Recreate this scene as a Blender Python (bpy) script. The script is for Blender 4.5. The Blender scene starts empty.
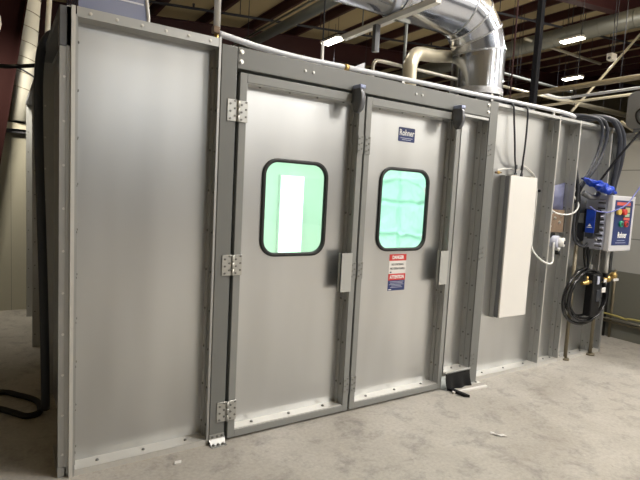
import bpy, bmesh, math, random
from mathutils import Vector, Matrix, noise
random.seed(7)
scn = bpy.context.scene
COL = scn.collection
PI = math.pi

# ------------------------------------------------------------------ materials
MATS = {}
def mat(name, col, rough=0.5, metal=0.0, noise_scale=0, noise_amt=0.0, bump=0.0, emit=None, estr=0.0, spec=0.5, rough_amt=0.0, stretch=(1, 1, 1), coat=0.0, det=6):
    m = bpy.data.materials.new(name); m.use_nodes = True
    nt = m.node_tree; b = nt.nodes['Principled BSDF']
    c = (col[0], col[1], col[2], 1)
    b.inputs['Base Color'].default_value = c
    b.inputs['Roughness'].default_value = rough
    b.inputs['Metallic'].default_value = metal
    b.inputs['Specular IOR Level'].default_value = spec
    b.inputs['Coat Weight'].default_value = coat
    if noise_scale:
        tc = nt.nodes.new('ShaderNodeTexCoord'); mp = nt.nodes.new('ShaderNodeMapping')
        mp.inputs['Scale'].default_value = stretch
        n = nt.nodes.new('ShaderNodeTexNoise'); n.inputs['Scale'].default_value = noise_scale
        n.inputs['Detail'].default_value = det; n.inputs['Roughness'].default_value = .6
        nt.links.new(tc.outputs['Object'], mp.inputs['Vector']); nt.links.new(mp.outputs['Vector'], n.inputs['Vector'])
        r = nt.nodes.new('ShaderNodeValToRGB')
        r.color_ramp.elements[0].position = .12; r.color_ramp.elements[1].position = .88
        r.color_ramp.elements[0].color = tuple(max(0, v * (1 - noise_amt)) for v in col) + (1,)
        r.color_ramp.elements[1].color = tuple(min(1, v * (1 + noise_amt)) for v in col) + (1,)
        nt.links.new(n.outputs['Fac'], r.inputs['Fac']); nt.links.new(r.outputs['Color'], b.inputs['Base Color'])
        if rough_amt:
            mr = nt.nodes.new('ShaderNodeMapRange')
            mr.inputs['To Min'].default_value = max(.02, rough - rough_amt); mr.inputs['To Max'].default_value = rough + rough_amt
            nt.links.new(n.outputs['Fac'], mr.inputs['Value']); nt.links.new(mr.outputs['Result'], b.inputs['Roughness'])
        if bump:
            bp = nt.nodes.new('ShaderNodeBump'); bp.inputs['Strength'].default_value = bump; bp.inputs['Distance'].default_value = .01
            nt.links.new(n.outputs['Fac'], bp.inputs['Height']); nt.links.new(bp.outputs['Normal'], b.inputs['Normal'])
    if emit:
        b.inputs['Emission Color'].default_value = (*emit, 1); b.inputs['Emission Strength'].default_value = estr
    MATS[name] = m
    return m

mat('galv', (.585, .595, .60), .308, .96, 2.4, .17, rough_amt=.025, stretch=(1.5, 1, .3), det=1.5)
mat('galv_rim', (.46, .465, .46), .42, .85, 8, .06)
mat('galv_bright', (.66, .65, .62), .42, .55, 10, .05)
mat('grey_paint', (.165, .169, .163), .36, 0.0, 3, .05, spec=.6)
mat('door_paint', (.245, .25, .242), .36, 0.0, 3, .05, spec=.6)
mat('zinc', (.50, .50, .48), .35, .8, 30, .2)
mat('bolt', (.22, .22, .21), .4, .7)
mat('bolt_bright', (.7, .69, .66), .28, .9)
mat('rubber', (.012, .013, .014), .5)
mat('black', (.006, .006, .007), .55, spec=.3)
mat('post_black', (.006, .006, .008), .8, spec=.1)
mat('black_gloss', (.010, .010, .012), .22)
mat('hose_grey', (.030, .034, .048), .45)
mat('hose_dark', (.026, .029, .038), .5)
mat('white_plastic', (.78, .78, .76), .4)
mat('white_enamel', (.74, .725, .70), .30, 0.0, 4, .02)
mat('pvc', (.72, .74, .80), .35)
mat('conduit', (.55, .52, .46), .35, .6)
mat('cream_metal', (.60, .56, .44), .4, .3)
mat('tan_pipe', (.20, .17, .115), .45, .3, 14, .15)
mat('brass', (.55, .38, .14), .3, .9)
mat('yellow', (.42, .36, .12), .45)
mat('red', (.55, .035, .03), .45)
mat('red_pale', (.60, .12, .10), .45)
mat('navy', (.02, .035, .14), .42)
mat('blue', (.01, .05, .40), .38)
mat('blue_rag', (.010, .055, .48), .28, 0, 30, .3, .3)
mat('blue_cord', (.16, .18, .48), .5)
mat('slate_blue', (.13, .14, .24), .5)
mat('ink', (.04, .04, .05), .6)
mat('paper', (.72, .70, .68), .6)
mat('text_white', (.85, .85, .85), .5)
mat('green_btn', (.02, .32, .17), .35)
mat('yellow_knob', (.62, .42, .10), .4)
mat('orange', (.75, .20, .05), .35)
mat('lcd', (.45, .42, .22), .3)
mat('lcd_green', (.35, .55, .40), .3)
mat('box_grey', (.56, .56, .59), .35)
mat('lavender', (.48, .50, .61), .45)
mat('closer', (.16, .165, .18), .33, .5)
mat('closer_cap', (.30, .34, .50), .3, .4)
mat('maroon', (.050, .012, .013), .55, 0, 2, .12)
mat('maroon_bright', (.014, .002, .0015), .75, 0, 2, .15, spec=.12)
mat('insul', (.56, .45, .25), .85, 0, 1.2, .07)
mat('grey_pipe', (.20, .21, .20), .5, .2)
mat('spiral', (.24, .24, .205), .42, .6)
mat('duct', (.50, .53, .60), .17, .95, 5, .06, .10)
mat('duct_seam', (.50, .51, .54), .30, .95, 60, .35, .6)
mat('cream_duct', (.66, .60, .46), .38, .55)
mat('duct_wrap', (.62, .60, .52), .7, 0, 7, .10, .25)
mat('wall_beige', (.36, .34, .27), .8, 0, 1.5, .08)
mat('wall_grey', (.36, .36, .34), .75, 0, 2.5, .06)
mat('wall_low', (.20, .20, .17), .7, 0, 2.5, .08)
mat('wall_front', (.20, .20, .205), .85, 0, 1.2, .05)
mat('added_glow', (.8, .85, .9), .5, emit=(.9, .96, 1.0), estr=3.5)  # glow for the added pane behind the camera
mat('side_white', (.74, .73, .70), .8)
mat('side_dark', (.07, .07, .075), .7)
mat('far_wall', (.20, .17, .11), .85)
mat('liner', (.82, .84, .82), .6)
mat('film_blue', (.42, .48, .72), .12, .5)
mat('rust', (.24, .17, .12), .7, .2, 40, .3)
mat('fixture', (.70, .68, .62), .5)
mat('lens', (.9, .9, .85), .5, emit=(1.0, .90, .74), estr=18)
mat('booth_lens', (.9, .95, .92), .5, emit=(.95, 1.0, .97), estr=2.2)
mat('panel_grey', (.17, .175, .19), .5)
mat('grit', (.33, .31, .28), .8)

def concrete():
    m = bpy.data.materials.new('concrete'); m.use_nodes = True; nt = m.node_tree; N = nt.nodes.new; L = nt.links.new
    b = nt.nodes['Principled BSDF']; b.inputs['Roughness'].default_value = .5; b.inputs['Specular IOR Level'].default_value = .4
    tc = N('ShaderNodeTexCoord')
    def nz(scale, det, dist=0.0, rough=.6):
        n = N('ShaderNodeTexNoise'); n.inputs['Scale'].default_value = scale; n.inputs['Detail'].default_value = det
        n.inputs['Roughness'].default_value = rough; n.inputs['Distortion'].default_value = dist
        L(tc.outputs['Object'], n.inputs['Vector']); return n
    def ramp(n, p0, c0, p1, c1):
        r = N('ShaderNodeValToRGB'); r.color_ramp.elements[0].position = p0; r.color_ramp.elements[1].position = p1
        r.color_ramp.elements[0].color = (*c0, 1); r.color_ramp.elements[1].color = (*c1, 1); L(n.outputs['Fac'], r.inputs['Fac']); return r
    def mul(a, b_, f=1.0):
        x = N('ShaderNodeMix'); x.data_type = 'RGBA'; x.blend_type = 'MULTIPLY'; x.inputs['Factor'].default_value = f
        L(a, x.inputs['A']); L(b_, x.inputs['B']); return x.outputs['Result']
    base = ramp(nz(1.3, 8, .6), .3, (.36, .334, .298), .72, (.50, .474, .437))
    fine = ramp(nz(45, 4), .3, (.82, .82, .82), .75, (1.05, 1.05, 1.05))
    scuff = ramp(nz(4.5, 10, .25, .76), .36, (.55, .55, .57), .50, (1, 1, 1))
    specks = ramp(nz(26, 3, .5), .24, (.55, .53, .5), .31, (1, 1, 1))
    c = mul(base.outputs['Color'], fine.outputs['Color']); c = mul(c, scuff.outputs['Color'], .7); c = mul(c, specks.outputs['Color'], .7)
    L(c, b.inputs['Base Color'])
    bp = N('ShaderNodeBump'); bp.inputs['Strength'].default_value = .12; bp.inputs['Distance'].default_value = .01
    L(nz(30, 5).outputs['Fac'], bp.inputs['Height']); L(bp.outputs['Normal'], b.inputs['Normal'])
    mr = N('ShaderNodeMapRange'); mr.inputs['To Min'].default_value = .38; mr.inputs['To Max'].default_value = .65
    L(nz(3, 6).outputs['Fac'], mr.inputs['Value']); L(mr.outputs['Result'], b.inputs['Roughness'])
    MATS['concrete'] = m
concrete()

def blocks():
    m = bpy.data.materials.new('block_wall'); m.use_nodes = True; nt = m.node_tree; N = nt.nodes.new; L = nt.links.new
    b = nt.nodes['Principled BSDF']; b.inputs['Roughness'].default_value = .7
    tc = N('ShaderNodeTexCoord'); sp = N('ShaderNodeSeparateXYZ'); L(tc.outputs['Object'], sp.inputs[0])
    cb = N('ShaderNodeCombineXYZ'); L(sp.outputs['Y'], cb.inputs['X']); L(sp.outputs['Z'], cb.inputs['Y'])
    br = N('ShaderNodeTexBrick'); br.inputs['Scale'].default_value = 1; br.inputs['Brick Width'].default_value = .81; br.inputs['Row Height'].default_value = .405
    br.inputs['Mortar Size'].default_value = .006; br.inputs['Color1'].default_value = (.46, .46, .44, 1); br.inputs['Color2'].default_value = (.44, .44, .425, 1)
    br.inputs['Mortar'].default_value = (.20, .20, .19, 1); L(cb.outputs[0], br.inputs['Vector'])
    gt = N('ShaderNodeMath'); gt.operation = 'GREATER_THAN'; gt.inputs[1].default_value = .81; L(sp.outputs['Z'], gt.inputs[0])
    mx = N('ShaderNodeMix'); mx.data_type = 'RGBA'; mx.inputs['A'].default_value = (.17, .17, .145, 1)
    L(gt.outputs[0], mx.inputs['Factor']); L(br.outputs['Color'], mx.inputs['B']); L(mx.outputs['Result'], b.inputs['Base Color'])
    MATS['block_wall'] = m
blocks()

def glass(name, tint, gl=.08):
    m = bpy.data.materials.new(name); m.use_nodes = True; nt = m.node_tree; nt.nodes.remove(nt.nodes['Principled BSDF'])
    t = nt.nodes.new('ShaderNodeBsdfTransparent'); t.inputs[0].default_value = (*tint, 1)
    g = nt.nodes.new('ShaderNodeBsdfGlossy'); g.inputs['Roughness'].default_value = .03
    mx = nt.nodes.new('ShaderNodeMixShader'); mx.inputs[0].default_value = gl
    nt.links.new(t.outputs[0], mx.inputs[1]); nt.links.new(g.outputs[0], mx.inputs[2])
    nt.links.new(mx.outputs[0], nt.nodes['Material Output'].inputs[0]); MATS[name] = m
glass('glass', (.78, .985, .85)); glass('glass_clear', (.94, .98, .96))
def film():
    m = bpy.data.materials.new('mint_film'); m.use_nodes = True; nt = m.node_tree; nt.nodes.remove(nt.nodes['Principled BSDF'])
    t = nt.nodes.new('ShaderNodeBsdfTranslucent'); t.inputs[0].default_value = (.54, .96, .79, 1)
    d = nt.nodes.new('ShaderNodeBsdfDiffuse'); d.inputs[0].default_value = (.48, .92, .74, 1)
    mx = nt.nodes.new('ShaderNodeMixShader'); mx.inputs[0].default_value = .22
    nt.links.new(t.outputs[0], mx.inputs[1]); nt.links.new(d.outputs[0], mx.inputs[2])
    nt.links.new(mx.outputs[0], nt.nodes['Material Output'].inputs[0]); MATS['mint_film'] = m
film()

# ------------------------------------------------------------------ mesh builder
class MB:
    def __init__(s): s.bm = bmesh.new(); s.mats = []
    def mi(s, m):
        if m not in s.mats: s.mats.append(m)
        return s.mats.index(m)
    def _mark(s, faces, m, smooth=False):
        i = s.mi(m)
        for f in faces: f.material_index = i; f.smooth = smooth
    def box(s, x0, x1, y0, y1, z0, z1, m, bevel=0.0, M=None):
        v = [s.bm.verts.new(Vector(p)) for p in ((x0,y0,z0),(x1,y0,z0),(x1,y1,z0),(x0,y1,z0),(x0,y0,z1),(x1,y0,z1),(x1,y1,z1),(x0,y1,z1))]
        fs = [s.bm.faces.new([v[i] for i in q]) for q in ((3,2,1,0),(4,5,6,7),(0,1,5,4),(1,2,6,5),(2,3,7,6),(3,0,4,7))]
        s._mark(fs, m)
        if bevel:
            es = list({e for f in fs for e in f.edges})
            r = bmesh.ops.bevel(s.bm, geom=es, offset=bevel, segments=2, affect='EDGES', profile=.5)
            fs2 = r['faces']; s._mark(fs2, m, True)
            v = list({w for f in fs2 for w in f.verts} | {w for w in v if w.is_valid})
        if M is not None:
            for w in v: w.co = M @ w.co
        return s
    def cyl(s, p, q, r, m, n=10, r2=None, smooth=True, caps=True):
        p, q = Vector(p), Vector(q); d = (q - p).normalized(); r2 = r if r2 is None else r2
        a = d.orthogonal().normalized(); b = d.cross(a)
        A, B = [], []
        for i in range(n):
            t = 2 * PI * i / n; o = a * math.cos(t) + b * math.sin(t)
            A.append(s.bm.verts.new(p + o * r)); B.append(s.bm.verts.new(q + o * r2))
        fs = [s.bm.faces.new((A[i], A[(i+1) % n], B[(i+1) % n], B[i])) for i in range(n)]
        s._mark(fs, m, smooth)
        if caps: s._mark([s.bm.faces.new(A[::-1]), s.bm.faces.new(B)], m)
        return s
    def tube(s, pts, r, m, n=8, sub=6, smooth_path=True, closed=False):
        P = [Vector(p) for p in pts]
        if smooth_path and len(P) > 2:
            Q = []
            K = len(P)
            rng = range(K if closed else K - 1)
            for i in rng:
                if closed: p0, p1, p2, p3 = P[(i-1) % K], P[i], P[(i+1) % K], P[(i+2) % K]
                else: p0, p1, p2, p3 = P[max(i-1, 0)], P[i], P[i+1], P[min(i+2, K-1)]
                for k in range(sub):
                    t = k / sub
                    Q.append(.5 * ((2*p1) + (p2-p0)*t + (2*p0-5*p1+4*p2-p3)*t*t + (3*p1-p0-3*p2+p3)*t**3))
            if not closed: Q.append(P[-1])
            P = Q
        K = len(P); rings = []; a = None
        for i in range(K):
            if closed: d = (P[(i+1) % K] - P[i-1]).normalized()
            else: d = (P[min(i+1, K-1)] - P[max(i-1, 0)]).normalized()
            if a is None: a = d.orthogonal().normalized()
            a = (a - d * a.dot(d)).normalized(); b = d.cross(a)
            rr = r(i / max(1, K-1)) if callable(r) else r
            rings.append([s.bm.verts.new(P[i] + (a*math.cos(2*PI*k/n) + b*math.sin(2*PI*k/n)) * rr) for k in range(n)])
        fs = []
        for i in range(K if closed else K-1):
            A, B = rings[i], rings[(i+1) % K]
            fs += [s.bm.faces.new((A[k], A[(k+1) % n], B[(k+1) % n], B[k])) for k in range(n)]
        s._mark(fs, m, True)
        if not closed: s._mark([s.bm.faces.new(rings[0][::-1]), s.bm.faces.new(rings[-1])], m)
        return s
    def prism(s, outline, d, m, smooth=False):
        """outline: list of Vectors (planar), extruded by vector d"""
        d = Vector(d); A = [s.bm.verts.new(Vector(p)) for p in outline]; B = [s.bm.verts.new(Vector(p) + d) for p in outline]; n = len(A)
        fs = [s.bm.faces.new(A), s.bm.faces.new(B[::-1])]
        s._mark(fs, m)
        s._mark([s.bm.faces.new((A[i], B[i], B[(i+1) % n], A[(i+1) % n])) for i in range(n)], m, smooth)
        return s
    def ball(s, c, r, m, sc=(1,1,1), seg=12):
        M = Matrix.Translation(c) @ Matrix.Diagonal((*sc, 1))
        res = bmesh.ops.create_uvsphere(s.bm, u_segments=seg, v_segments=max(6, seg*2//3), radius=r, matrix=M)
        s._mark({f for v in res['verts'] for f in v.link_faces}, m, True); return s
    def bolt(s, c, d, r, m='bolt'):
        c, d = Vector(c), Vector(d)
        s.cyl(c, c + d * r * .5, r * 1.35, m, 8, smooth=False); s.cyl(c, c + d * r * 1.1, r, m, 6, smooth=False); return s
    def quadgrid(s, f, nu, nv, m, smooth=True):
        V = [[s.bm.verts.new(Vector(f(i / nu, j / nv))) for j in range(nv+1)] for i in range(nu+1)]
        s._mark([s.bm.faces.new((V[i][j], V[i+1][j], V[i+1][j+1], V[i][j+1])) for i in range(nu) for j in range(nv)], m, smooth); return s
    def text(s, txt, M, size, m, depth=.0006, width=None, shear=0.0, bold=0.0):
        cu = bpy.data.curves.new('lettering', 'FONT'); cu.body = txt; cu.size = size; cu.align_x = 'CENTER'; cu.align_y = 'CENTER'
        cu.extrude = depth; cu.shear = shear; cu.offset = bold; cu.resolution_u = 3
        o = bpy.data.objects.new('lettering', cu); COL.objects.link(o); bpy.context.view_layer.update()
        me = bpy.data.meshes.new_from_object(o.evaluated_get(bpy.context.evaluated_depsgraph_get()))
        if width:
            xs = [v.co.x for v in me.vertices]; k = width / (max(xs) - min(xs))
            for v in me.vertices: v.co.x *= k
        me.transform(M); n0 = len(s.bm.faces); s.bm.from_mesh(me); s.bm.faces.ensure_lookup_table()
        i = s.mi(m)
        for f in s.bm.faces[n0:]: f.material_index = i; f.smooth = False
        bpy.data.objects.remove(o); bpy.data.curves.remove(cu); bpy.data.meshes.remove(me); return s
    def build(s, name, parent=None, loc=None):
        bmesh.ops.recalc_face_normals(s.bm, faces=s.bm.faces)
        me = bpy.data.meshes.new(name); s.bm.to_mesh(me); s.bm.free()
        for m in s.mats: me.materials.append(MATS[m])
        o = bpy.data.objects.new(name, me); COL.objects.link(o)
        off = Vector(loc) if loc is not None else (parent_world(parent) if parent is not None else Vector((0, 0, 0)))
        if off.length > 0: me.transform(Matrix.Translation(-off))
        if parent is not None: o.parent = parent; o.location = off - parent_world(parent)
        else: o.location = off
        return o

WLOC = {}
def parent_world(o):
    v = Vector((0, 0, 0))
    while o is not None: v = v + o.location; o = o.parent
    return v
def thing(name, label, cat, loc=(0, 0, 0), group=None):
    o = bpy.data.objects.new(name, None); o.empty_display_size = .1; COL.objects.link(o); o.location = loc
    return tag(o, label, cat, group)
def tag(o, label, cat, group=None, kind=None):
    o['label'] = label; o['category'] = cat
    if group: o['group'] = group
    if kind: o['kind'] = kind
    return o
def struct(o, label=None):
    o['kind'] = 'structure'
    if label: o['label'] = label
    return o
def rrect(x0, x1, z0, z1, r, n=7):
    pts = []
    for cx, cz, a0 in ((x1-r, z1-r, 0), (x0+r, z1-r, 90), (x0+r, z0+r, 180), (x1-r, z0+r, 270)):
        for k in range(n+1):
            a = math.radians(a0 + 90*k/n); pts.append((cx + r*math.cos(a), cz + r*math.sin(a)))
    return pts
FRONT = Matrix.Rotation(PI/2, 4, 'X')      # text laid in XY stands up facing -Y
def TF(x, y, z): return Matrix.Translation((x, y, z)) @ FRONT

# ------------------------------------------------------------------ room shell
CZ = lambda x: 5.80 + .089 * x           # underside of the roof insulation
b = MB(); b.box(-5, 30, -21, 27, -.2, 0, 'concrete'); struct(b.build('floor'))
b = MB(); b.prism([(-5, -21, CZ(-5)), (30, -21, CZ(30)), (30, -21, CZ(30)+.1), (-5, -21, CZ(-5)+.1)], (0, 48, 0), 'insul'); struct(b.build('ceiling'))
b = MB(); b.box(-5, 30, 26.8, 27, 0, 9, 'far_wall'); struct(b.build('wall_far'))
b = MB(); b.box(-5, 30, -21.2, -21, 2.3, 9, 'wall_front'); b.box(-5, 30, -21.2, -20.99, 0, 2.3, 'side_dark'); struct(b.build('wall_front'))  # dark lower band added for contrast in the sheet reflections
b = MB(); b.box(-5.2, -5, -21, 27, 0, 9, 'wall_beige'); struct(b.build('wall_left'))
b = MB(); b.box(30, 30.2, -21, 27, 0, 9, 'far_wall'); struct(b.build('wall_end'))
b = MB(); b.box(13, 13.2, -21, 1.5, 2.3, 8, 'side_white'); b.box(12.99, 13.2, -21, 1.5, 0, 2.3, 'side_dark'); struct(b.build('wall_reflected'))  # unseen wall added, pale above and dark below, to shape sheet reflections
b = MB(); b.box(3.6, 6.6, -21, -20.95, 4.6, 6.0, 'added_glow'); struct(b.build('glow_pane'))  # unseen glowing pane added to put a bright reflection in the left panel
b = MB(); b.box(-5, 1.2, 4.0, 4.15, 0, 2.06, 'wall_beige')
for x0 in (-2.6, -1.4, -.2): b.box(x0, x0+.006, 3.998, 4.0, 0, 2.0, 'wall_low')
struct(b.build('wall_back'))
b = MB(); b.box(-5, 1.2, 3.93, 4.19, 2.06, 2.10, 'ink'); b.box(-5, 1.2, 3.90, 4.2, 2.10, 2.17, 'cream_metal'); b.box(-5, 1.2, 3.95, 4.0, 2.17, 2.19, 'ink'); struct(b.build('trim_1'))
b = MB(); b.box(5.97, 6.12, -1.4, 9.0, 0, 2.40, 'block_wall'); struct(b.build('wall_right'))
b = MB(); b.box(5.94, 6.15, -1.4, 9.0, 2.40, 2.46, 'panel_grey')
b.tube([(5.95, .42, 2.60), (5.95, .19, 2.44)], .02, 'cream_metal', smooth_path=False); struct(b.build('trim_2'))

# steel frames (rafters, column, purlins)
def rafter(name, Y, knee, dep0, dep1, x0=-1.5, x1=29.5):
    b = MB(); N = 12; w = .012; fl = .11
    T = lambda x: CZ(x) - .22
    def dep(x): return dep0 + (dep1 - dep0) * max(0, min(1, (x - .5) / 16)) + max(0, .5 - x) * .5
    xs = [x0 + (x1 - x0) * i / N for i in range(N+1)]
    top = [(x, T(x)) for x in xs]; bot = [(x, T(x) - dep(x)) for x in xs]
    b.prism([(x, Y - w, z) for x, z in top] + [(x, Y - w, z) for x, z in bot[::-1]], (0, 2*w, 0), 'maroon')
    for L_, s in ((top, -.015), (bot, .015)):
        b.prism([(x, Y - fl, z) for x, z in L_] + [(x, Y - fl, z + s) for x, z in L_[::-1]], (0, 2*fl, 0), 'maroon')
    return struct(b.build(name))
rafter('trim_3', 10.8, 0, .72, .46)
rafter('trim_4', 3.85, 0, .60, .42)
b = MB()   # tapered frame column at the left
zs = [0, 5.35]; xi = lambda z: -.56 + z * .146
b.prism([(-1.3, 3.80, 0), (xi(0), 3.80, 0), (xi(5.3), 3.80, 5.3), (-1.3, 3.80, 5.5)], (0, .02, 0), 'maroon_bright')
b.prism([(xi(0), 3.70, 0), (xi(0)+.015, 3.70, 0), (xi(5.3)+.015, 3.70, 5.3), (xi(5.3), 3.70, 5.3)], (0, .20, 0), 'maroon_bright')
b.box(-1.315, -1.3, 3.70, 3.9, 0, 5.5, 'maroon_bright')
struct(b.build('trim_5'))
n = 6
for i, x in enumerate([-1.2, .2, 1.6, 3.0, 4.4, 5.75, 7.15, 8.6, 9.95, 11.4, 12.83, 14.2, 15.6, 17, 18.4, 19.8, 21.2, 22.6, 24, 25.4]):
    b = MB(); z = CZ(x); b.box(x-.004, x+.004, -20.9, 26.7, z-.21, z-.01, 'maroon'); b.box(x-.004, x+.075, -20.9, 26.7, z-.215, z-.208, 'maroon')
    b.box(x-.07, x+.004, -20.9, 26.7, z-.012, z, 'maroon')
    struct(b.build('trim_%d' % (n+i)))

# ------------------------------------------------------------------ the booth
booth = thing('paint_booth', 'large galvanised sheet metal paint booth with grey double doors on concrete floor', 'paint booth', (0, 0, 0))
SY = .10         # depth of the recessed sheets
def front_panel(x0, x1, z0, z1, lipL, lipR, seed=0, bottom=True, toprail=.04, bolts_top=0, step=True):
    b = MB(); b.box(x0, x1, SY, SY+.004, z0, z1, 'galv'); p = b.build('wall_panel', booth)
    b = MB(); t = .004
    for (xa, on, sgn) in ((x0, lipL, 1), (x1, lipR, -1)):
        if not on: continue
        xa2 = xa + sgn * t
        b.box(min(xa, xa2), max(xa, xa2), 0, SY, z0, z1, 'galv_rim')
        if step:
            xb = xa + sgn * .013; b.box(min(xa, xb), max(xa, xb), SY*.52, SY, z0, z1, 'galv_rim')
        k = 10; 
        for i in range(k):
            z = z0 + (z1 - z0) * (i + .5) / k
            b.bolt((xa + sgn*.004, SY*.26, z), (sgn, 0, 0), .006); b.bolt((xa + sgn*(.013 if step else .004), SY*.76, z + .01), (sgn, 0, 0), .006)
    b.build('side_flange', p)
    b = MB()
    b.box(x0, x1, 0, SY, z1 - .004, z1, 'galv_rim'); b.box(x0, x1, -.003, 0, z1 - .004, z1 + toprail, 'galv_rim')
    for i in range(bolts_top):
        x = x0 + (x1 - x0) * (i + .5) / bolts_top; b.bolt((x, -.003, z1 + toprail*.45), (0, -1, 0), .006, 'bolt_bright')
    b.build('top_flange', p)
    if bottom:
        b = MB(); b.box(x0, x1, .0, SY, z0 + .030, z0 + .034, 'galv_bright'); b.box(x0, x1, -.002, .002, z0, z0 + .034, 'galv_bright')
        for i in range(3):
            x = x0 + (x1 - x0) * (i + .5) / 3; b.bolt((x, SY*.5, z0 + .034), (0, 0, 1), .007)
        b.build('bottom_flange', p)
    return p
front_panel(.012, .745, 0, 2.348, True, True, bolts_top=6, toprail=.044)
b = MB(); b.box(-.012, .006, -.004, .10, 0, 2.392, 'galv_bright'); b.box(.006, .014, -.002, .02, 0, 2.35, 'galv_rim'); b.box(-.03, -.012, .02, .10, 0, 2.392, 'galv_rim')
b.build('corner_post', booth)
b = MB(); b.box(.735, .748, -.006, .004, 0, 2.40, 'galv_rim'); b.build('edge_trim', booth)

def hinge(parent, x, z, gap):
    b = MB()
    for x0, x1 in ((x-.066, x-.004), (x+.004, x+.062)):
        b.box(x0, x1, -.016, -.010, z-.062, z+.062, 'zinc', .002)
        for i in range(3):
            for j in range(2): b.bolt((x0 + .018 + .028*j, -.016, z - .042 + .042*i + (.012 if j else -.006)), (0, -1, 0), .005)
    for i in range(3): b.cyl((x, -.019, z - .062 + .0415*i), (x, -.019, z - .062 + .0415*i + .039), .009, 'zinc', 10)
    return b.build('hinge', parent)
b = MB(); b.box(.750, .846, -.010, .10, 0.0, 2.365, 'grey_paint', .004)
lp = b.build('door_post', booth)
b = MB(); b.box(.752, .844, -.016, -.010, .03, .062, 'galv_rim'); b.prism([(.746, -.016, .034), (.850, -.016, .034), (.842, -.040, .004), (.754, -.040, .004)], (0, .006, 0), 'galv_rim')
b.box(.750, .848, -.06, -.012, 0, .005, 'galv_rim')
for x in (.768, .798, .828): b.bolt((x, -.040, .005), (0, 0, 1), .007); b.bolt((x, -.016, .048), (0, -1, 0), .006)
b.build('foot_plate', lp)
b = MB(); b.box(.847, 3.065, -.010, .10, 2.245, 2.368, 'grey_paint', .004)
hd = b.build('door_header', booth)
for x in (.870, 3.04):
    for z in (2.285, 2.34): b = MB(); b.bolt((x, -.010, z), (0, -1, 0), .010, 'bolt_bright'); b.build('bolt', hd)
for x in (1.30, 1.36, 2.24, 2.30): b = MB(); b.bolt((x, -.010, 2.31), (0, -1, 0), .007, 'zinc'); b.build('bolt', hd)
b = MB(); b.box(3.066, 3.166, -.010, .10, 0, 2.382, 'grey_paint', .004); rp = b.build('door_post', booth)
for z in (.20, 1.12, 1.98):
    for i in range(3):
        for j in range(2): b = MB(); b.bolt((3.083 + .028*j, -.010, z - .04 + .04*i + .012*j), (0, -1, 0), .0055); b.build('bolt', rp)
b = MB(); b.box(3.062, 3.185, -.05, -.010, 0, .005, 'galv_bright'); b.bolt((3.14, -.03, .005), (0, 0, 1), .008); b.build('foot_plate', rp)

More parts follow.
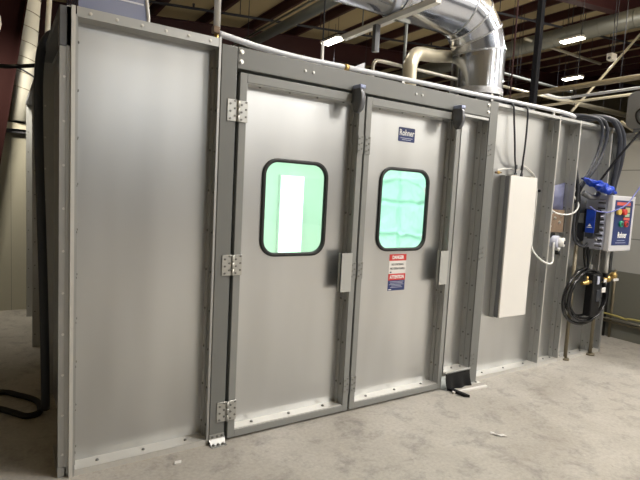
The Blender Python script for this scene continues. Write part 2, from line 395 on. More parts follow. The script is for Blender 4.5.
def door(x0, x1, win, zw, hinge_x, film_on):
    z0, z1 = .014, 2.228; w = .046; wt = .052; DS = .078
    b = MB(); f0 = -.008
    for (a, c, d, e) in ((x0, x0+w, z0, z1), (x1-w, x1, z0, z1), (x0+w, x1-w, z1-wt, z1), (x0+w, x1-w, z0, z0+.044)):
        b.box(a, c, f0, .045, d, e, 'door_paint', .003)
    D = b.build('door', booth)
    xa, xb, za, zb = x0+w, x1-w, z0+.044, z1-wt
    wx0, wx1 = win; wz0, wz1 = zw
    # skin with the window opening cut through it
    b = MB()
    O = [b.bm.verts.new((x, DS, z)) for x, z in ((xa, za), (xb, za), (xb, zb), (xa, zb))]
    I = [b.bm.verts.new((x, DS, z)) for x, z in rrect(wx0+.012, wx1-.012, wz0+.012, wz1-.012, .095)]
    ed = [b.bm.edges.new((O[i], O[(i+1) % 4])) for i in range(4)] + [b.bm.edges.new((I[i], I[(i+1) % len(I)])) for i in range(len(I))]
    r = bmesh.ops.triangle_fill(b.bm, use_beauty=True, edges=ed)
    b._mark([f for f in r['geom'] if isinstance(f, bmesh.types.BMFace)], 'galv')
    ex = bmesh.ops.extrude_face_region(b.bm, geom=list(b.bm.faces), use_keep_orig=True)
    for v in ex['geom']:
        if isinstance(v, bmesh.types.BMVert): v.co.y += .004
    b.build('door_skin', D)
    # folded galvanised edges inside the frame
    b = MB()
    for xe, s_ in ((xa, 1), (xb, -1)):
        x2 = xe + s_*.004; b.box(min(xe, x2), max(xe, x2), .0, DS, za, zb, 'galv_rim'); x3 = xe + s_*.014
        b.box(min(xe, x3), max(xe, x3), DS*.55, DS, za, zb, 'galv_rim')
        for i in range(7):
            z = za + (zb-za)*(i+.5)/7; b.bolt((x2, DS*.28, z), (s_, 0, 0), .006); b.bolt((x3, DS*.78, z+.01), (s_, 0, 0), .006)
    b.box(xa, xb, 0, DS, zb-.004, zb, 'galv_rim'); b.box(xa, xb, 0, DS, za, za+.006, 'galv_bright')
    for i in range(3): b.bolt((xa + (xb-xa)*(i+.5)/3, DS*.5, za+.006), (0, 0, 1), .008)
    for i in range(4): b.bolt((xa + (xb-xa)*(i+.5)/4, DS*.5, zb-.004), (0, 0, -1), .006)
    b.build('folded_edge', D)
    # gasket ring
    b = MB(); A = rrect(wx0, wx1, wz0, wz1, .105); B = rrect(wx0+.024, wx1-.024, wz0+.024, wz1-.024, .085); n_ = len(A); yo, yi = DS-.014, DS+.006
    va = [[b.bm.verts.new((x, y, z)) for x, z in P] for P, y in ((A, yi), (A, yo+.004), (rrect(wx0+.006, wx1-.006, wz0+.006, wz1-.006, .10), yo), (rrect(wx0+.018, wx1-.018, wz0+.018, wz1-.018, .09), yo), (B, yo+.004), (B, yi+.004))]
    b._mark([b.bm.faces.new((va[k][i], va[k][(i+1) % n_], va[k+1][(i+1) % n_], va[k+1][i])) for k in range(5) for i in range(n_)], 'rubber', True)
    b.build('window_gasket', D)
    b = MB(); P = rrect(wx0+.02, wx1-.02, wz0+.02, wz1-.02, .088)
    b.prism([(x, DS+.002, z) for x, z in P], (0, .004, 0), 'glass_clear' if film_on else 'glass'); b.build('window_pane', D)
    if film_on:
        b = MB(); X0, X1, Z0, Z1 = wx0-.02, wx1+.02, wz0-.02, wz1+.02
        def F(u, v):
            x = X0 + (X1-X0)*u; z = Z0 + (Z1-Z0)*v
            d = .010*noise.noise(Vector((u*5, v*6, 3.1))) + .005*noise.noise(Vector((u*14, v*16, 1.2)))
            cr = lambda a, s_: max(0, 1 - abs(a)/s_)
            wob = .03*noise.noise(Vector((u*6, v*6, 9)))
            d += .016*cr(v - .58 + wob, .03) - .014*cr(v - .25 + .06*u + wob, .03) + .016*cr(u - .5 + .06*(v-.5) + wob, .035) - .01*cr(v-.86+.4*(u-.5)*(u-.5)+wob, .03)
            return (x, DS + .050 - 1.9*d, z)
        b.quadgrid(F, 56, 64, 'mint_film'); f_ = b.build('privacy_film', D); f_['label'] = 'creased mint green film behind the glass'
    # pull plate
    b = MB(); b.prism([(x1-.135, -.018, .885), (x1-.040, -.018, .885), (x1-.040, -.018, 1.155), (x1-.135, -.018, 1.155)], (0, .006, 0), 'panel_light')
    b.box(x1-.135, x1-.128, -.018, .012, .885, 1.155, 'panel_light'); b.build('pull_plate', D)
    return D
mat('panel_light', (.42, .425, .41), .4)
D1 = door(.868, 1.785, (1.075, 1.568), (1.132, 1.762), .857, False)
D2 = door(1.800, 2.738, (2.020, 2.520), (1.150, 1.778), .857, True)
for z in (2.005, 1.10, .195): hinge(D1, .858, z, 0)
def mullion_plate(z):
    b = MB()
    for xx in (1.762, 1.823):
        b.box(xx-.022, xx+.022, -.013, -.007, z-.06, z+.06, 'door_paint')
        for i in range(3):
            for j in range(2): b.bolt((xx-.010+.02*j, -.013, z-.04+.04*i+.012*j), (0, -1, 0), .005)
    return b.build('hinge_plate', D2)
for z in (1.90, 1.03, .20): mullion_plate(z)
def latch(x, z, D):
    # rounded cast latch body standing out from the head of the door
    b = MB(); n_ = 20; prof = []
    for i in range(n_):
        a = 2*PI*i/n_; prof.append((math.cos(a), math.sin(a)))
    out = [(x - .030, -.012 - .048 + .048*c, z - .01 + .088*s) for c, s in prof]
    b.prism(out, (.030, 0, 0), 'closer', True)
    out2 = [(x + .000, -.012 - .046 + .040*c, z - .01 + .074*s) for c, s in prof]
    b.prism(out2, (.014, 0, 0), 'closer', True)
    o = b.build('latch', D)
    b = MB(); b.box(x-.032, x+.018, -.095, -.010, z+.056, z+.085, 'closer_cap', .008); b.box(x-.032, x+.012, -.03, .0, z-.03, z+.06, 'closer')
    b.build('latch_cap', D)
latch(1.700, 2.195, D1); latch(2.662, 2.195, D2)
# stickers on the right door
SK = .078
b = MB(); x0, x1 = 2.165, 2.335
b.box(x0, x1, SK-.0016, SK-.0004, 1.075, 1.125, 'red'); b.box(x0, x1, SK-.0014, SK-.0004, .975, 1.075, 'paper')
b.box(x0, x1, SK-.0016, SK-.0004, .925, .975, 'red'); b.box(x0, x1, SK-.0014, SK-.0004, .865, .925, 'navy'); b.box(x0, x1, SK-.0014, SK-.0004, .845, .865, 'navy')
xm = (x0+x1)/2
b.text('DANGER', TF(xm, SK-.0022, 1.100), .036, 'text_white', width=.115, bold=.0012)
b.text('NO SMOKING', TF(xm, SK-.0022, 1.046), .024, 'ink', width=.12); b.text('NO OPEN FLAMES', TF(xm, SK-.0022, 1.014), .024, 'ink', width=.145)
b.box(x0+.012, x0+.028, SK-.002, SK-.001, .982, .992, 'ink')
b.text('ATTENTION', TF(xm, SK-.0022, .949), .036, 'text_white', width=.142, bold=.0012)
for i, w_ in enumerate((.14, .125, .145, .10, .12)): b.box(xm-w_/2, xm+w_/2, SK-.0022, SK-.001, .912-.011*i, .9155-.011*i, 'lavender')
b.box(x0+.008, x0+.035, SK-.0022, SK-.001, .850, .856, 'text_white')
st = b.build('warning_sticker', D2); st['label'] = 'red, white and navy warning sticker'
b = MB(); lx0, lx1, lz0, lz1 = 2.172, 2.335, 1.972, 2.076
b.prism([(x, SK-.0004, z) for x, z in rrect(lx0, lx1, lz0, lz1, .008, 3)], (0, -.0014, 0), 'navy')
b.text('Rohner', TF((lx0+lx1)/2, SK-.0024, 2.036), .062, 'text_white', width=.145, bold=.001)
for w_, z in ((.12, 1.996), (.09, 1.984)): b.box((lx0+lx1-w_)/2, (lx0+lx1+w_)/2, SK-.0022, SK-.001, z, z+.004, 'lavender')
st = b.build('nameplate', D2); st['label'] = 'small navy maker nameplate'
b = MB()
for xa, xb in ((.82, .90), (1.765, 1.825), (2.71, 2.79)): b.box(xa, xb, .086, .102, 0, 2.26, 'rubber')  # black strips added behind the door gaps to block light from inside
b.box(.82, 2.79, .086, .102, 2.20, 2.27, 'rubber'); b.box(.85, 2.76, .086, .102, .0, .05, 'rubber')
b.build('gap_blocker', booth)
# narrow filler panel between door and right post
front_panel(2.756, 3.064, .105, 2.225, True, True, toprail=.016)
# right hand panels
front_panel(3.168, 4.055, 0, 2.360, False, True, toprail=.020)
front_panel(4.063, 4.398, 0, 2.362, True, True, toprail=.020)
front_panel(4.406, 4.985, 0, 2.364, True, True, toprail=.020)
front_panel(4.993, 5.165, 0, 2.364, True, True, toprail=.020)
for x in (4.059, 4.402, 4.989):
    b = MB(); b.box(x-.006, x+.006, -.005, .003, 0, 2.385, 'galv_bright'); b.build('edge_trim', booth)
b = MB(); b.box(5.165, 5.19, -.004, .12, 0, 2.385, 'galv_rim'); b.build('corner_post', booth)
# left side wall with projecting flanges
yf = [.03, 1.22, 2.42, 3.62]
for i in range(3):
    b = MB(); b.box(.012, .016, yf[i]+.004, yf[i+1]-.004, 0, 2.36, 'galv'); b.build('side_panel', booth)
for i, y in enumerate(yf):
    b = MB(); top = 2.20 if i == 0 else 2.36
    b.box(-.060, .012, y-.004, y+.004, 0, top, 'galv_rim'); b.box(-.060, -.054, y, y+.03, 0, top, 'galv_rim')
    b.box(-.022, .012, y-.014, y-.004, 0, top, 'galv_rim')
    for k in range(10): b.bolt((-.040, y-.004, .12 + k*.215), (0, -1, 0), .005, 'bolt_bright' if i < 2 else 'bolt')
    b.build('side_flange', booth)
b = MB(); b.box(-.062, .0, .02, .09, 2.20, 2.39, 'closer', .004); b.box(-.062, .012, .09, 3.7, 2.345, 2.385, 'panel_grey'); b.build('eave_trim', booth)
b = MB(); b.box(-.062, -.02, .02, .30, 0, .05, 'galv_rim'); b.build('foot_plate', booth)
b = MB(); b.box(.0, 5.19, .104, 3.7, 2.340, 2.360, 'galv'); b.box(0, 5.19, .020, .104, 2.352, 2.360, 'galv'); b.build('roof_panel', booth)
b = MB(); b.box(5.17, 5.176, .1, 3.7, 0, 2.375, 'galv'); b.build('side_panel', booth)
b = MB(); b.box(.0, 5.19, 3.7, 3.706, 0, 2.375, 'galv'); b.build('back_panel', booth)
b = MB(); b.box(.02, 5.16, 3.66, 3.69, 0, 2.335, 'liner'); b.box(.02, .04, .12, 3.66, 0, 2.33, 'liner'); b.box(5.14, 5.165, .12, 3.66, 0, 2.33, 'liner'); b.box(.04, 5.14, .12, 3.66, 2.315, 2.335, 'liner')
b.build('interior_lining', booth)
# lamp panel seen through the left window, plus an added fill lamp
t = thing('booth_light', 'tall white lit lamp panel seen through the left door window', 'light', (3.17, 3.62, .35))
b = MB(); b.box(3.09, 3.49, 3.60, 3.655, .35, 1.80, 'white_plastic'); b.build('housing', t)
b = MB(); b.box(3.10, 3.48, 3.594, 3.60, .36, 1.79, 'booth_lens'); b.build('diffuser', t)
def area(name, loc, rot, sx, sy, power, col):
    l = bpy.data.lights.new(name, 'AREA'); l.shape = 'RECTANGLE'; l.size = sx; l.size_y = sy; l.energy = power; l.color = col
    o = bpy.data.objects.new(name, l); COL.objects.link(o); o.location = loc; o.rotation_euler = rot; return o
area('booth_fill', (2.5, 1.9, 2.305), (0, 0, 0), 3.6, 2.4, 112, (.95, 1.0, .97))  # unseen area lamp added to brighten the booth interior

# ------------------------------------------------------------------ on the booth roof
t = thing('exhaust_duct', 'big shiny silver ribbed elbow duct rising from the booth roof', 'duct', (3.30, .35, 2.360))
R_ = .228; bx, by = 3.30, .36
b = MB(); b.cyl((bx, by, 2.360), (bx, by, 2.50), .225, 'black', 32); b.box(bx-.30, bx+.30, by-.26, by+.30, 2.360, 2.42, 'black')
for k in range(14):
    a = 2*PI*k/14; b.bolt((bx+.227*math.cos(a), by+.227*math.sin(a), 2.475), (math.cos(a), math.sin(a), 0), .008, 'bolt_bright')
b.build('fan_collar', t)
def seg(b, p, d0, q, d1, r, m, n=36):
    p, q = Vector(p), Vector(q); d0, d1 = Vector(d0), Vector(d1); yv = Vector((0, 1, 0))
    A = []; B = []
    e0 = yv.cross(d0).normalized(); e1 = yv.cross(d1).normalized()
    for i in range(n):
        a = 2*PI*i/n; A.append(b.bm.verts.new(p + (e0*math.cos(a) + yv*math.sin(a))*r)); B.append(b.bm.verts.new(q + (e1*math.cos(a) + yv*math.sin(a))*r))
    b._mark([b.bm.faces.new((A[i], A[(i+1) % n], B[(i+1) % n], B[i])) for i in range(n)], m, True)
b = MB(); seg(b, (bx, by, 2.49), (0, 0, 1), (bx, by, 2.545), (0, 0, 1), R_+.006, 'duct_seam'); b.build('sealed_joint', t)
zc = 2.80; RB = .39; cxn = bx - RB
angs = [0, 22.5, 45, 67.5, 90]
b = MB(); seg(b, (bx, by, 2.50), (0, 0, 1), (bx, by, zc), (0, 0, 1), R_, 'duct'); b.build('straight_section', t)
def ap(a): a = math.radians(a); return (cxn + RB*math.cos(a), by, zc + RB*math.sin(a)), (-math.sin(a), 0, math.cos(a))
mids = [11.25, 33.75, 56.25, 78.75]
nodes = [ap(0)] 
# gored elbow: straight gores that meet on mitre planes
k = 1/math.cos(math.radians(11.25))
joints = []
for a in mids:
    ar = math.radians(a); joints.append(((cxn + RB*k*math.cos(ar), by, zc + RB*k*math.sin(ar)), (-math.sin(ar), 0, math.cos(ar))))
prev = ((bx, by, zc-.01), (0, 0, 1))
for j in joints:
    b = MB(); seg(b, prev[0], prev[1], j[0], j[1], R_, 'duct'); b.build('elbow_gore', t)
    b = MB(); d = Vector(j[1]); c = Vector(j[0]); seg(b, c - d*.007, j[1], c + d*.007, j[1], R_+.005, 'duct_seam'); b.build('elbow_seam', t)
    prev = j
b = MB(); seg(b, prev[0], prev[1], (cxn-.3, by, zc+RB), (-1, 0, 0), R_, 'duct'); seg(b, (cxn-.3, by, zc+RB), (-1, 0, 0), (-2.2, by, zc+RB), (-1, 0, 0), R_, 'duct'); b.build('horizontal_section', t)
for x in (2.30, 1.05, -.2): b = MB(); seg(b, (x-.02, by, zc+RB), (-1, 0, 0), (x+.02, by, zc+RB), (-1, 0, 0), R_+.007, 'duct_seam'); b.build('joint_band', t)
# strut under the duct
zs_ = zc+RB-R_
t = thing('duct_support', 'white strut channel hung under the silver duct with a grey dropper', 'support', (2.26, .35, zs_-.05))
b = MB(); b.box(2.235, 2.285, -.15, .98, zs_-.05, zs_-.006, 'white_enamel'); b.box(2.228, 2.292, -.15, .98, zs_-.012, zs_-.008, 'cream_metal'); b.build('channel', t)
b = MB(); b.box(2.20, 2.245, .46, .50, zs_-.26, zs_-.05, 'closer'); b.build('dropper', t)
for y in (.02, .72): b = MB(); b.cyl((2.26, y, zs_), (2.26, y, CZ(2.26)-.01), .006, 'grey_pipe', 6); b.build('hanger_rod', t)
b = MB(); b.cyl((2.377, .30, 2.360), (2.377, .30, zs_-.03), .012, 'grey_pipe', 8); b.box(2.25, 2.40, .285, .315, zs_-.05, zs_-.02, 'grey_pipe'); b.build('leg', t)
b = MB(); b.tube([(2.353, .20, 2.360), (2.353, .20, 2.50), (2.36, .205, 2.58), (2.41, .225, 2.65), (2.50, .27, 2.70), (2.8, .42, 2.77), (3.0, .52, 2.825), (3.2, .62, 2.88), (3.5, .77, 2.96)], .054, 'cream_duct', 18)
t = tag(b.build('small_duct', None, (2.353, .2, 2.360)), 'small cream bent duct dropping to the roof left of the big silver elbow', 'duct')
b = MB(); b.tube([(2.10, .34, 2.360), (2.10, .34, 2.53), (2.115, .34, 2.575), (2.16, .34, 2.595), (2.4, .34, 2.597), (2.7, .34, 2.600), (3.02, .34, 2.600)], .014, 'conduit', 10)
tag(b.build('conduit_loop', None, (2.10, .34, 2.360)), 'thin pale conduit arch on the booth roof left of the small duct', 'conduit')
t = thing('roof_edge_pipe', 'long white plastic pipe running along the front edge of booth roof', 'pipe', (2.6, .08, 2.41))
b = MB(); b.tube([(.77, .1, 2.448), (.90, .1, 2.434), (1.035, .1, 2.422), (1.32, .1, 2.413), (1.8, .1, 2.421), (2.585, .1, 2.433), (3.0, .1, 2.437), (3.4, .1, 2.444), (4.2, .1, 2.455), (4.46, .1, 2.440)], .018, 'pvc', 10); b.build('pipe', t)
b = MB(); b.cyl((1.665, .1, 2.418), (1.70, .1, 2.419), .023, 'brass', 10); b.prism([(1.71, .085, 2.41), (1.83, .09, 2.41), (1.83, .085, 2.475), (1.76, .085, 2.44)], (0, .02, 0), 'pvc'); b.build('coupling', t)
for x, z in ((1.2, 2.41), (2.2, 2.42), (3.2, 2.43), (4.1, 2.44)):
    b = MB(); b.box(x-.012, x+.012, .092, .108, 2.36, z, 'zinc'); b.build('clip', t)
t = thing('white_riser', 'white vertical conduit riser at the top right of the left panel', 'conduit', (.735, .06, 2.40))
b = MB(); b.cyl((.742, .06, 2.46), (.742, .06, 5.62), .019, 'white_enamel', 12); b.build('pipe', t)
b = MB(); b.cyl((.742, .06, 2.360), (.742, .06, 2.44), .014, 'brass', 8); b.box(.715, .755, .04, .08, 2.43, 2.47, 'rust', .006); b.build('coupling', t)
b = MB(); b.cyl((1.612, .30, 2.360), (1.612, .30, 2.62), .011, 'white_enamel', 8); b.cyl((1.612, .30, 2.62), (1.612, .30, CZ(1.6)-.2), .005, 'ink', 6)
tag(b.build('hanger_rod', None, (1.612, .3, 2.360)), 'thin upright rod with white lower end above the left door', 'rod')
b = MB(); b.box(4.35, 4.405, .50, .555, 2.360, CZ(4.4)-.2, 'post_black'); b.box(4.32, 4.53, .45, .65, 2.360, 2.41, 'black')
tag(b.build('roof_post', None, (4.42, .55, 2.360)), 'tall black square post rising from the booth roof right of the silver elbow', 'post')
b = MB(); b.cyl((3.90, .45, 2.360), (3.90, .45, CZ(3.9)-.2), .008, 'maroon', 8)
tag(b.build('roof_rod', None, (3.9, .45, 2.360)), 'thin dark brown rod rising between the silver elbow and black post', 'rod')
b = MB()
for i in range(7): b.ball((3.62 + .045*i, .17 + .05*random.random(), 2.418 + .01*random.random()), .03, 'hose_grey', (1.1, 1, .8), 8)
tag(b.build('cable_lump', None, (3.7, .17, 2.360)), 'dark bundle lying on the roof right of the silver elbow base', 'cable')
b = MB()
P = [(.03, 2.400), (.37, 2.400), (.372, 2.44), (.36, 2.54), (.335, 2.60), (.30, 2.615), (.03, 2.615)]
b.prism([(x, .10, z) for x, z in P], (0, .55, 0), 'film_blue'); b.tube([(x, .10, z) for x, z in P[1:6]], .009, 'white_enamel', 6, smooth_path=False)
b.box(.03, .345, .097, .10, 2.50, 2.508, 'pvc')
tag(b.build('roof_box', None, (.2, .3, 2.4)), 'shiny bluish film-wrapped box on the left corner of booth roof', 'box')

# ------------------------------------------------------------------ fittings on the right panels
t = thing('side_light_box', 'tall white flat light box on the booth wall right of doors', 'light box', (3.60, .06, .53))
b = MB(); b.box(3.412, 3.79, .012, .10, .536, 1.795, 'panel_grey', .003); b.box(3.405, 3.42, .05, .098, .53, 1.80, 'galv_rim'); b.build('housing', t)
b = MB(); b.box(3.414, 3.792, -.004, .012, .537, 1.797, 'white_enamel', .003); b.build('cover', t)
for x in (3.47, 3.72): b = MB(); b.box(x-.03, x+.03, .0, .06, 1.795, 1.806, 'conduit'); b.build('bracket', t)
for i, (x, zt, lab) in enumerate(((3.575, 2.38, 'left dark flexible cord hanging from roof to the white light box'), (3.665, 2.38, 'right dark flexible cord hanging from roof to the white light box'))):
    b = MB()
    P = [(3.33, .06, 2.40), (3.345, -.012, 2.385), (3.38, -.012, 2.24), (3.42, -.005, 2.08), (3.475, .02, 1.95), (3.535, .05, 1.88), (3.549, .055, 1.80)] if i == 0 else [(3.52, .06, 2.40), (3.537, -.012, 2.388), (3.558, -.012, 2.245), (3.565, -.005, 2.05), (3.59, .02, 1.94), (3.63, .05, 1.87), (3.635, .055, 1.80)]
    b.tube(P, .008, 'hose_dark', 8); x = P[-1][0]
    b.cyl((x, .055, 1.80), (x, .055, 1.83), .013, 'ink', 8); b.cyl((x, .055, 1.86), (x, .055, 1.90), .012, 'ink', 8)
    tag(b.build('flexible_cable', None, (x, .055, 1.8)), lab, 'cord', 'cords above the light box')
t = thing('white_wire', 'thin white wire from a brown plug over the white light box', 'wire', (3.3, .09, 1.8))
b = MB(); b.tube([(3.30, .06, 1.835), (3.38, .07, 1.852), (3.50, .08, 1.862), (3.62, .08, 1.86), (3.665, .07, 1.90)], .006, 'white_enamel', 6); b.tube([(3.665, .07, 1.90), (3.75, .08, 1.885), (3.88, .09, 1.82), (3.94, .092, 1.69), (3.945, .094, 1.40), (3.93, .094, .9)], .006, 'white_enamel', 6); b.build('wire', t)
b = MB(); b.cyl((3.285, .06, 1.815), (3.365, .06, 1.818), .010, 'rust', 8, .006); b.ball((3.32, .06, 1.817), .018, 'brass', (1.2, 1, .8), 8); b.build('plug', t)
b = MB(); b.ball((3.975, .09, 1.69), .014, 'black', seg=8); tag(b.build('sensor_knob', None, (3.975, .09, 1.69)), 'tiny black knob on the panel right of the white light box', 'knob')

# between the two joints: bluish patch, rusty plate, regulator, white tube
b = MB(); b.quadgrid(lambda u, v: (4.08 + .30*u, .085 - .04*math.sin(PI*u)*math.sin(PI*v) - .012*noise.noise(Vector((u*4, v*4, 2))), 1.52 + (.21 + .06*u)*v), 10, 10, 'slate_blue')
tag(b.build('blue_patch', None, (4.2, .08, 1.6)), 'dull blue patch between the two panel joints', 'cover')
t = thing('junction_plate', 'brown speckled junction plate below the blue patch between panel joints', 'plate', (4.25, .09, 1.33))
b = MB(); b.box(4.09, 4.36, .05, .098, 1.30, 1.52, 'rust', .004); b.build('plate', t)
for p in ((4.14, 1.49), (4.30, 1.47), (4.13, 1.36), (4.28, 1.40), (4.2, 1.44)): b = MB(); b.bolt((p[0], .05, p[1]), (0, -1, 0), .012, 'bolt_bright'); b.build('screw', t)
b = MB(); b.box(4.07, 4.20, .03, .06, 1.25, 1.30, 'black'); b.build('clip', t)
t = thing('air_regulator', 'small round white-faced regulator under the brown junction plate', 'gauge', (4.24, .03, 1.20))
b = MB(); b.cyl((4.17, .09, 1.215), (4.20, -.01, 1.215), .058, 'lavender', 16); b.cyl((4.23, .03, 1.21), (4.255, -.04, 1.21), .044, 'white_plastic', 16); b.cyl((4.254, -.039, 1.21), (4.258, -.048, 1.21), .020, 'ink', 12); b.build('body', t)
b = MB(); b.cyl((4.22, .0, 1.13), (4.22, -.0, 1.16), .022, 'white_plastic', 12); b.cyl((4.22, .0, 1.09), (4.22, 0, 1.13), .022, 'black', 12); b.build('drain_bowl', t)
b = MB(); b.tube([(4.18, .0, 1.22), (4.13, -.01, 1.19), (4.12, -.02, 1.08), (4.10, -.03, 1.02), (4.04, -.02, 1.01), (3.97, .03, 1.06), (3.92, .08, 1.16), (3.90, .09, 1.35), (3.92, .09, 1.5)], .009, 'white_plastic', 8)
tag(b.build('white_tube', None, (4.05, 0, 1.05)), 'white plastic tube looping left from the round regulator', 'tube')
b = MB(); b.tube([(4.10, .04, 1.52), (4.16, .0, 1.485), (4.28, -.03, 1.48), (4.40, -.03, 1.51), (4.45, -.03, 1.58), (4.44, .02, 1.66)], .008, 'white_plastic', 8)
tag(b.build('white_tube', None, (4.3, 0, 1.5)), 'white plastic tube loop over the brown junction plate', 'tube')

# control box
t = thing('control_box', 'off-white booth control box with navy front label and push buttons', 'control box', (4.93, -.08, 1.13))
X0, X1, Y0, Y1, Z0, Z1 = 4.715, 5.150, -.220, .045, 1.135, 1.690
b = MB(); b.box(X0, X1, Y0, Y0+.055, Z0, Z1, 'box_grey', .010); b.build('front_cover', t)
b = MB(); b.box(X0+.012, X1-.012, Y0+.05, Y1, Z0+.01, Z1-.006, 'lavender', .004); b.build('enclosure', t)
b = MB()
for i in range(9):
    z = Z0+.05+.054*i; b.prism([(X0+.012, Y0+.075, z), (X0-.010, Y0+.075, z+.016), (X0+.012, Y0+.075, z+.030)], (0, .07, 0), 'lavender')
    b.box(X0+.008, X0+.011, Y0+.075, Y0+.145, z-.012, z, 'ink')
b.build('louvers', t)
fx0, fx1, fz0, fz1 = 4.760, 5.100, 1.198, 1.645
b = MB(); b.box(fx0, fx1, Y0-.002, Y0+.001, fz0, fz1, 'navy')
fm = (fx0+fx1)/2
b.text('Rohner', TF(fm+.012, Y0-.004, fz0+.100), .085, 'text_white', width=.17, bold=.0015)
for w_, z in ((.15, .045), (.20, .022)): b.box(fm-w_/2, fm+w_/2, Y0-.003, Y0-.001, fz0+z, fz0+z+.005, 'lavender')
b.box(fx0+.03, fx1-.05, Y0-.003, Y0-.001, fz1-.050, fz1-.018, 'red_pale')
b.build('front_label', t)
b = MB(); b.box(fm-.005, fm+.125, Y0-.006, Y0-.001, fz1-.178, fz1-.060, 'ink', .002); b.box(fm+.0, fm+.12, Y0-.008, Y0-.005, fz1-.195, fz1-.170, 'red_pale'); b.box(fm+.022, fm+.110, Y0-.009, Y0-.006, fz1-.118, fz1-.068, 'lcd'); b.box(fm+.027, fm+.107, Y0-.009, Y0-.006, fz1-.160, fz1-.128, 'lcd_green'); b.build('display', t)
b = MB(); b.cyl((fm-.118, Y0, fz1-.115), (fm-.118, Y0-.03, fz1-.115), .030, 'yellow_knob', 14); b.cyl((fm-.04, Y0, fz1-.115), (fm-.04, Y0-.045, fz1-.115), .030, 'red', 14); b.build('selector_knob', t)
for dx, m_ in ((-.045, 'green_btn'), (.055, 'red')):
    b = MB(); b.cyl((fm+dx, Y0, fz1-.233), (fm+dx, Y0-.022, fz1-.233), .030, m_, 16); b.cyl((fm+dx, Y0-.02, fz1-.233), (fm+dx, Y0-.026, fz1-.233), .017, 'ink', 12)
    o = b.build('push_button', t); o['label'] = 'green start button' if dx < 0 else 'red stop button'
for x, z in ((4.80, 1.18), (5.05, 1.18), (4.80, 1.6)): b = MB(); b.box(x, x+.04, .0, .1, z, z+.03, 'galv_rim'); b.build('bracket', t)
# filter / dryer unit beside it
t = thing('air_filter', 'black and blue air filter unit left of the control box', 'filter', (4.66, -.07, 1.27))
b = MB(); b.box(4.616, 4.708, -.12, .0, 1.31, 1.545, 'black', .006); b.cyl((4.665, -.06, 1.25), (4.665, -.06, 1.31), .032, 'hose_grey', 14, .040); b.build('body', t)
b = MB(); b.box(4.606, 4.616, -.118, -.03, 1.31, 1.54, 'blue', .002); b.box(4.606, 4.616, -.118, -.03, 1.265, 1.31, 'hose_grey', .002)
b.prism([(4.606, -.055, 1.375), (4.606, -.09, 1.375), (4.606, -.0725, 1.40)], (-.002, 0, 0), 'text_white'); b.box(4.604, 4.606, -.10, -.045, 1.36, 1.366, 'text_white'); b.build('cover', t)
b = MB(); b.cyl((4.68, -.10, 1.245), (4.68, -.12, 1.235), .012, 'bolt_bright', 8); b.box(4.63, 4.70, .0, .1, 1.40, 1.50, 'galv_rim'); b.build('fitting', t)
b = MB()
def ragf(a, e, tw, sd):
    def F(u, v):
        c = Vector(a).lerp(Vector(e), u); th = 2*PI*v
        env = (.25 + .75*math.sin(PI*min(.97, max(.03, u)))) 
        n_ = noise.noise(Vector((u*5, math.cos(th)*1.3+sd, math.sin(th)*1.3))) + .6*noise.noise(Vector((u*13, math.cos(th)*3+sd, math.sin(th)*3)))
        r = env*(.036 + .030*n_)
        return (c.x + r*.3*math.cos(th), c.y + r*1.5*math.cos(th), c.z + r*math.sin(th) + .012*noise.noise(Vector((u*6, sd, 0))))
    return F
b.quadgrid(ragf((4.44, -.05, 1.835), (4.86, -.15, 1.725), 0, 1.0), 44, 22, 'blue_rag'); b.quadgrid(ragf((4.52, -.13, 1.775), (4.80, -.19, 1.715), 0, 5.0), 30, 18, 'blue_rag')
tag(b.build('blue_bag', None, (4.6, -.1, 1.75)), 'crumpled bright blue plastic bag on top of the control box', 'bag')
b = MB(); b.tube([(4.52, -.02, 1.70), (4.58, -.06, 1.665), (4.66, -.07, 1.66), (4.72, -.06, 1.70)], .030, 'closer', 8)
tag(b.build('hose_clamp', None, (4.6, -.05, 1.67)), 'grey curved bracket under the blue bag', 'bracket')
b = MB(); b.tube([(4.75, -.235, 1.545), (4.86, -.25, 1.585), (4.95, -.255, 1.635), (5.04, -.26, 1.72), (5.10, -.27, 1.80), (5.15, -.28, 1.95), (5.14, -.28, 2.2)], .006, 'blue_cord', 6); b.tube([(4.75, -.235, 1.545), (4.66, -.20, 1.52), (4.58, -.14, 1.53), (4.53, -.1, 1.57)], .006, 'blue_cord', 6)
tag(b.build('blue_lanyard', None, (4.9, -.25, 1.6)), 'thin blue cord hanging across the front of the control box', 'cord')
b = MB(); b.tube([(4.60, -.12, 1.80), (4.80, -.15, 2.02), (5.00, -.18, 2.22), (5.3, -.22, 2.5)], .012, 'post_black', 6)
tag(b.build('taut_cable', None, (4.8, -.15, 2)), 'taut black cord slanting up right from the blue bag', 'cord')

